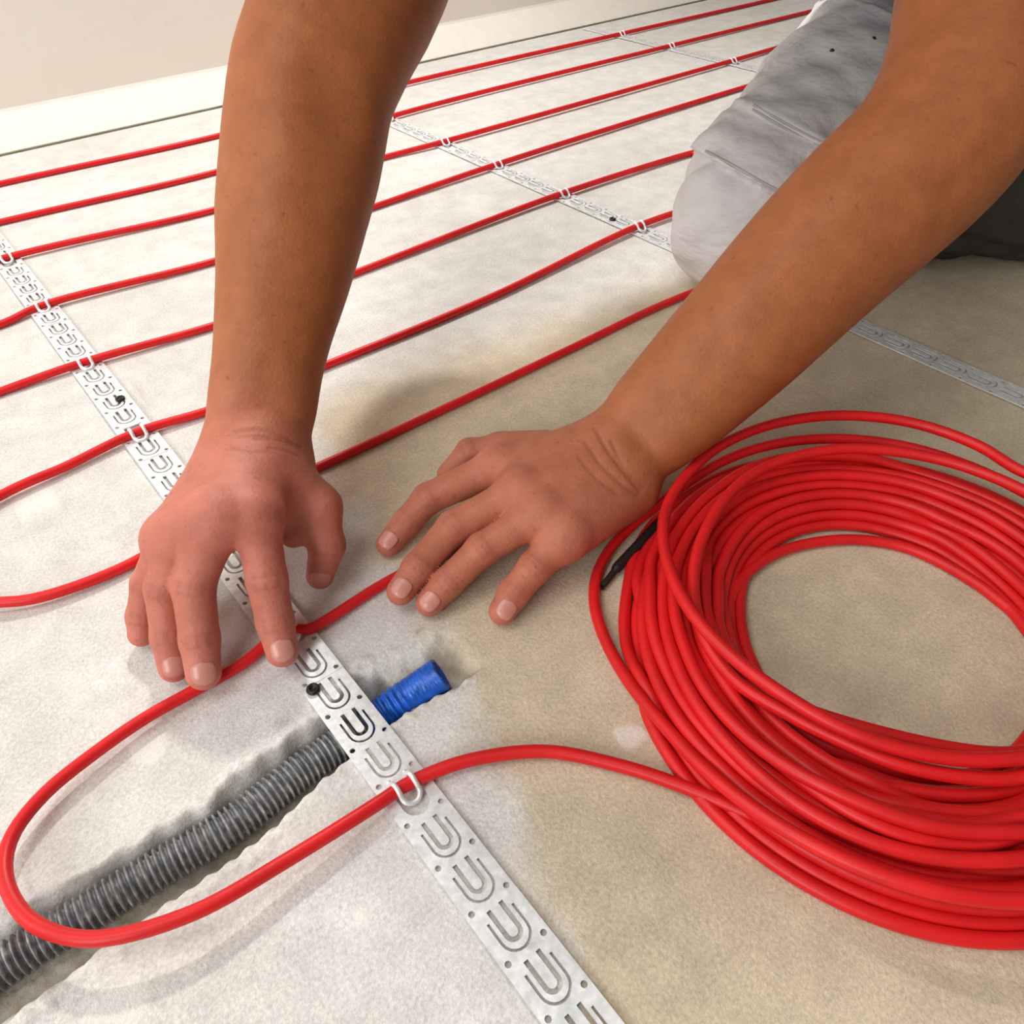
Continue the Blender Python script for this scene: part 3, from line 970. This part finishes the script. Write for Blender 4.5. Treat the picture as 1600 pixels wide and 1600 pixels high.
person = empty('person', (1.0, .5, 0), 'person kneeling in pale grey work trousers, uncovered forearms, both hands on the red cable', 'person')
me = new_mesh('body', V, Fc, M_SKIN)
# skin attributes: redder hands and knuckles, creases
Vc = np.vstack([VR, VL]); nh = len(Vc)
flush = np.zeros(len(V), np.float32); crease = np.zeros(len(V), np.float32)
wr_r, wr_l = cam_pt(400, 690, .48), cam_pt(965, 715, .51)
dr = unit(np.mean(list(RMC.values()), 0) - wr_r); dl = unit(np.mean(list(LMC.values()), 0) - wr_l)
f_r = sstep(-.045, .045, (VR - wr_r) @ dr); f_l = sstep(-.03, .05, (VL - wr_l) @ dl) * .62
base_f = np.concatenate([f_r, f_l]) * .8
kn = np.zeros(nh)
for c0, r0 in KNUCK:
    kn = np.maximum(kn, np.exp(-((Vc - c0) ** 2).sum(1) / (r0 * 1.5) ** 2))
flush[:nh] = np.clip(base_f + .30 * kn * (base_f > .2), 0, 1)
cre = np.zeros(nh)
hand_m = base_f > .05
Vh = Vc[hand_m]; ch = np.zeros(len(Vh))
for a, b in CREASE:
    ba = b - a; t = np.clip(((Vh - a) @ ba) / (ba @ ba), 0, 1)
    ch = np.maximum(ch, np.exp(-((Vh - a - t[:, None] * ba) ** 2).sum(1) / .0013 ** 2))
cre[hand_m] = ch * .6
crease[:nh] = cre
me.attributes.new('flush', 'FLOAT', 'POINT').data.foreach_set('value', flush)
me.attributes.new('crease', 'FLOAT', 'POINT').data.foreach_set('value', crease)
link('body', me, person)

# finger nails: thin curved plates seated on the finger ends
for a, b, ra, rb, off in NAILS:
    ax = unit(b - a); n = unit(-b) + off; n = unit(n - ax * (n @ ax)); sd = np.cross(ax, n)
    L = np.linalg.norm(b - a)
    nu, nv = 11, 11; top = []; bot = []
    for i in range(nu):
        t = i / (nu - 1)
        d = -.0062 + (rb * .70 + .0062) * t                  # from behind the tip centre to short of the end
        for j in range(nv):
            s_ = (j / (nv - 1) * 2 - 1)
            wv = .70 * (max(0, 1 - abs(2 * t - 1) ** 3.2)) ** .42 + .04
            ang = s_ * wv
            rr = rb + (ra - rb) * max(0, -d) / L
            R_ = rr if d < 0 else math.sqrt(max(rr ** 2 - (d * .93) ** 2, 1e-9))
            p = b + ax * d + (R_ + .00035) * (math.cos(ang) * n + math.sin(ang) * sd)
            top.append(p); bot.append(p - (math.cos(ang) * n + math.sin(ang) * sd) * .0012)
    Vn = np.array(top + bot); q = []
    for i in range(nu - 1):
        for j in range(nv - 1):
            o = i * nv + j; q.append([o, o + 1, o + nv + 1, o + nv]); q.append([nu * nv + o, nu * nv + o + nv, nu * nv + o + nv + 1, nu * nv + o + 1])
    rim_ = [j for j in range(nv)] + [i * nv + nv - 1 for i in range(1, nu)] + [(nu - 1) * nv + j for j in range(nv - 2, -1, -1)] + [i * nv for i in range(nu - 2, 0, -1)]
    for x, y in zip(rim_, rim_[1:] + rim_[:1]): q.append([y, x, nu * nv + x, nu * nv + y])
    link('fingernail', new_mesh('fingernail', toworld(Vn), q, M_NAIL), person)

# ---------- hair cap (above the frame)
Hf = Field(HEAD - .16, HEAD + .18, .006)
Hf.ell(HEAD + hz * .040 - hx * .008, (.104, .082, .092), .01, RH)
X, Y, Z_ = Hf.rel((slice(None),) * 3, HEAD)
face = (X * hx[0] + Y * hx[1] + Z_ * hx[2]) * .8 - (X * hz[0] + Y * hz[1] + Z_ * hz[2]) * .75 - .022
Hf.F = np.maximum(Hf.F, face.astype(np.float32))
link('hair', new_mesh('hair', *Hf.mesh(), M_HAIR), person)

# ---------- t-shirt over the trunk, short sleeves (above the frame)
Sf = Field((.10, .12, .06), (1.40, 1.02, .72), .006, .04)
Sf.cone(SR + (rs_w - SR) * .45, SR, .075, .078, .03); Sf.cone(SL + (ls_w - SL) * .45, SL, .075, .078, .03)
Sf.cone(SR, SM, .076, .088, .04); Sf.cone(SL, SM, .076, .088, .04)
for a_, b_ in ((SR, SL), (SL, SR)):
    Sf.cone(a_ + (HIP - SM) * .1, a_ + (HIP - SM) * .5 + (b_ - a_) * .12, .100, .112, .06)
Sf.cone(SM + (HIP - SM) * .15, HIP, .122, .150, .06)
Sf.F += (.004 * np.sin(Sf.ax[0] * 55)[:, None, None] * np.sin(Sf.ax[1] * 47)[None, :, None]).astype(np.float32)
link('shirt', new_mesh('shirt', *Sf.mesh(), M_SHIRT), person)

# ---------- trousers
LEG = [(1152, 352, .728, .0625), (1186, 300, .765, .071), (1290, 185, .83, .080), (1400, 60, .895, .087), (1500, -60, .965, .095)]
LP = [pt(x, y, d) for x, y, d, r in LEG]; LR = [r for *_, r in LEG]
HR, HL = np.array([1.20, .57, .23]), np.array([1.22, .40, .23])
KL = np.array([.935, .235, .066])
Tf = Field((.45, .02, -.01), (1.45, 1.0, .42), .0028, .03)
leg_ax = unit(LP[2] - LP[0])
# knee and the cloth below the pocket flap
Tf.cone(LP[0], LP[1], LR[0], LR[1] - .002, .02); Tf.cone(LP[1], LP[2], LR[1] - .003, LR[2] - .003, .02)
Tf.cone(LP[2], LP[3], LR[2] - .003, LR[3], .02); Tf.cone(LP[3], LP[4], LR[3], LR[4], .02); Tf.cone(LP[4], HR, LR[4], .105, .04)
# shin on the floor behind the knee
Tf.cone(LP[0] + np.array([.03, .01, 0]), np.array([1.02, .60, .066]), .052, .050, .02)
# seat and the other leg
Tf.cone(HR, (HR + HL) / 2, .115, .115, .05)
X, Y, Z_ = Tf.rel((slice(None),) * 3, LP[0])
tt = X * leg_ax[0] + Y * leg_ax[1] + Z_ * leg_ax[2]
# folds in the cloth
fold = .0022 * np.sin(tt * 120 + 40 * (Z_ - Y)) * np.exp(-((tt - .02) / .06) ** 2) + .0012 * np.sin(X * 60 + Y * 95 + Z_ * 70) + .0006 * np.sin(X * 130 - Y * 60 + Z_ * 90)
Tf.F += fold.astype(np.float32)
def on_leg(x, y):
    q = pt(x, y, 1.0) - CC
    for dd in np.arange(.55, 1.1, .001):
        p = CC + q * dd; g = np.round((p - Tf.lo) / Tf.h).astype(int)
        if (g >= 0).all() and (g < Tf.n).all() and Tf.F[tuple(g)] < 0: return p
    return pt(x, y, .8)
# pocket flap: a layer of cloth that starts above a slanted hem
h0, h1 = on_leg(1102, 243), on_leg(1205, 297)
hv = unit(h1 - h0); vdir = unit(h0 * .5 + h1 * .5 - CC); hn = unit(np.cross(hv, vdir)); hn = hn if hn @ leg_ax > 0 else -hn
plane = X * hn[0] + Y * hn[1] + Z_ * hn[2] - np.float32((h0 - LP[0]) @ hn)
flap = np.maximum(Tf.F - np.float32(.0075), -plane.astype(np.float32))
s0, s1 = on_leg(1182, 172), on_leg(1268, 216)
pl2 = X * hn[0] + Y * hn[1] + Z_ * hn[2] - np.float32((s0 - LP[0]) @ hn)
keep = (X * 1 + LP[0][0] > .5) & (np.abs(Y + LP[0][1] - .55) < .25)
flap = np.where(plane > .19, np.float32(.03), np.maximum(flap, (plane - .19).astype(np.float32)))
right_leg = (Y + np.float32(LP[0][1]) > .36)
Tf.F = np.where(right_leg, np.minimum(Tf.F, flap), Tf.F)
# double seam across the thigh: shallow groove beside a raised welt
Tf.F += np.where(right_leg, (.0022 * np.exp(-((pl2 + .006) / .0035) ** 2) - .0016 * np.exp(-((pl2 - .003) / .0035) ** 2)), 0).astype(np.float32)
VT, FT = Tf.mesh()
trousers = link('trousers', new_mesh('trousers', VT, FT, M_TROUSER), person)


def surf_line(pts2, off, rad, name, mat):
    P3 = []
    for x, y in pts2:
        p = on_leg(x, y); P3.append(p + unit(CC - p) * off)
    P3 = np.array(catmull(P3, .004))
    for _ in range(10): P3[1:-1] = .5 * P3[1:-1] + .25 * (P3[:-2] + P3[2:])
    v, f = tube(P3, rad, 6)
    o = bpy.data.objects.new(name, new_mesh(name, v, f, mat)); COL.objects.link(o); o.parent = trousers
    return o


surf_line([(1103, 236), (1135, 253), (1170, 273), (1210, 295), (1240, 310)], .0024, .0012, 'seam', M_SEAM)
surf_line([(1178, 164), (1205, 180), (1235, 197), (1275, 218), (1300, 228)], .0022, .0011, 'seam', M_SEAM)
surf_line([(1176, 171), (1203, 187), (1233, 204), (1272, 225), (1296, 236)], .0022, .0011, 'seam', M_SEAM)
for x, y in ((1300, 80), (1365, 61)):
    p = on_leg(x, y)
    v, f = lathe_z([(.0001, .0009), (.0014, .0008), (.0023, .0003), (.0023, -.001)], 12)
    R3 = np.array(Vector(CC - p).to_track_quat('Z', 'Y').to_matrix())
    o = bpy.data.objects.new('rivet', new_mesh('rivet', v @ R3.T + p, f, M_SCREW)); COL.objects.link(o); o.parent = trousers

# the other leg: cloth with the body's shade painted in, folded under it
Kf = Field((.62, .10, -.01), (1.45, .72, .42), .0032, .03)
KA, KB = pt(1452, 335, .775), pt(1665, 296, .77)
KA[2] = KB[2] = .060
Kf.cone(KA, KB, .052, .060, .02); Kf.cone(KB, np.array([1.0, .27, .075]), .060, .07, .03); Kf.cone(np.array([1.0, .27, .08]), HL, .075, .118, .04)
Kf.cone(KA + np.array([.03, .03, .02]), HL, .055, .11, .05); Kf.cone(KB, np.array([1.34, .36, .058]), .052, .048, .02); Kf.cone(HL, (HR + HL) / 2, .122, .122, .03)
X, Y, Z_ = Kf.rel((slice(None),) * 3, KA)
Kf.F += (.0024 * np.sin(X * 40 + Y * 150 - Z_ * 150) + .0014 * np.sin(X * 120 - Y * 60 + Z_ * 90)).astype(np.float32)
o = bpy.data.objects.new('dark_trouser_leg', new_mesh('dark_trouser_leg', *Kf.mesh(), M_SHADEDCLOTH)); COL.objects.link(o); o.parent = person
o.location = -person.location; o['label'] = 'folded trouser leg with shade painted in, behind the forearm'
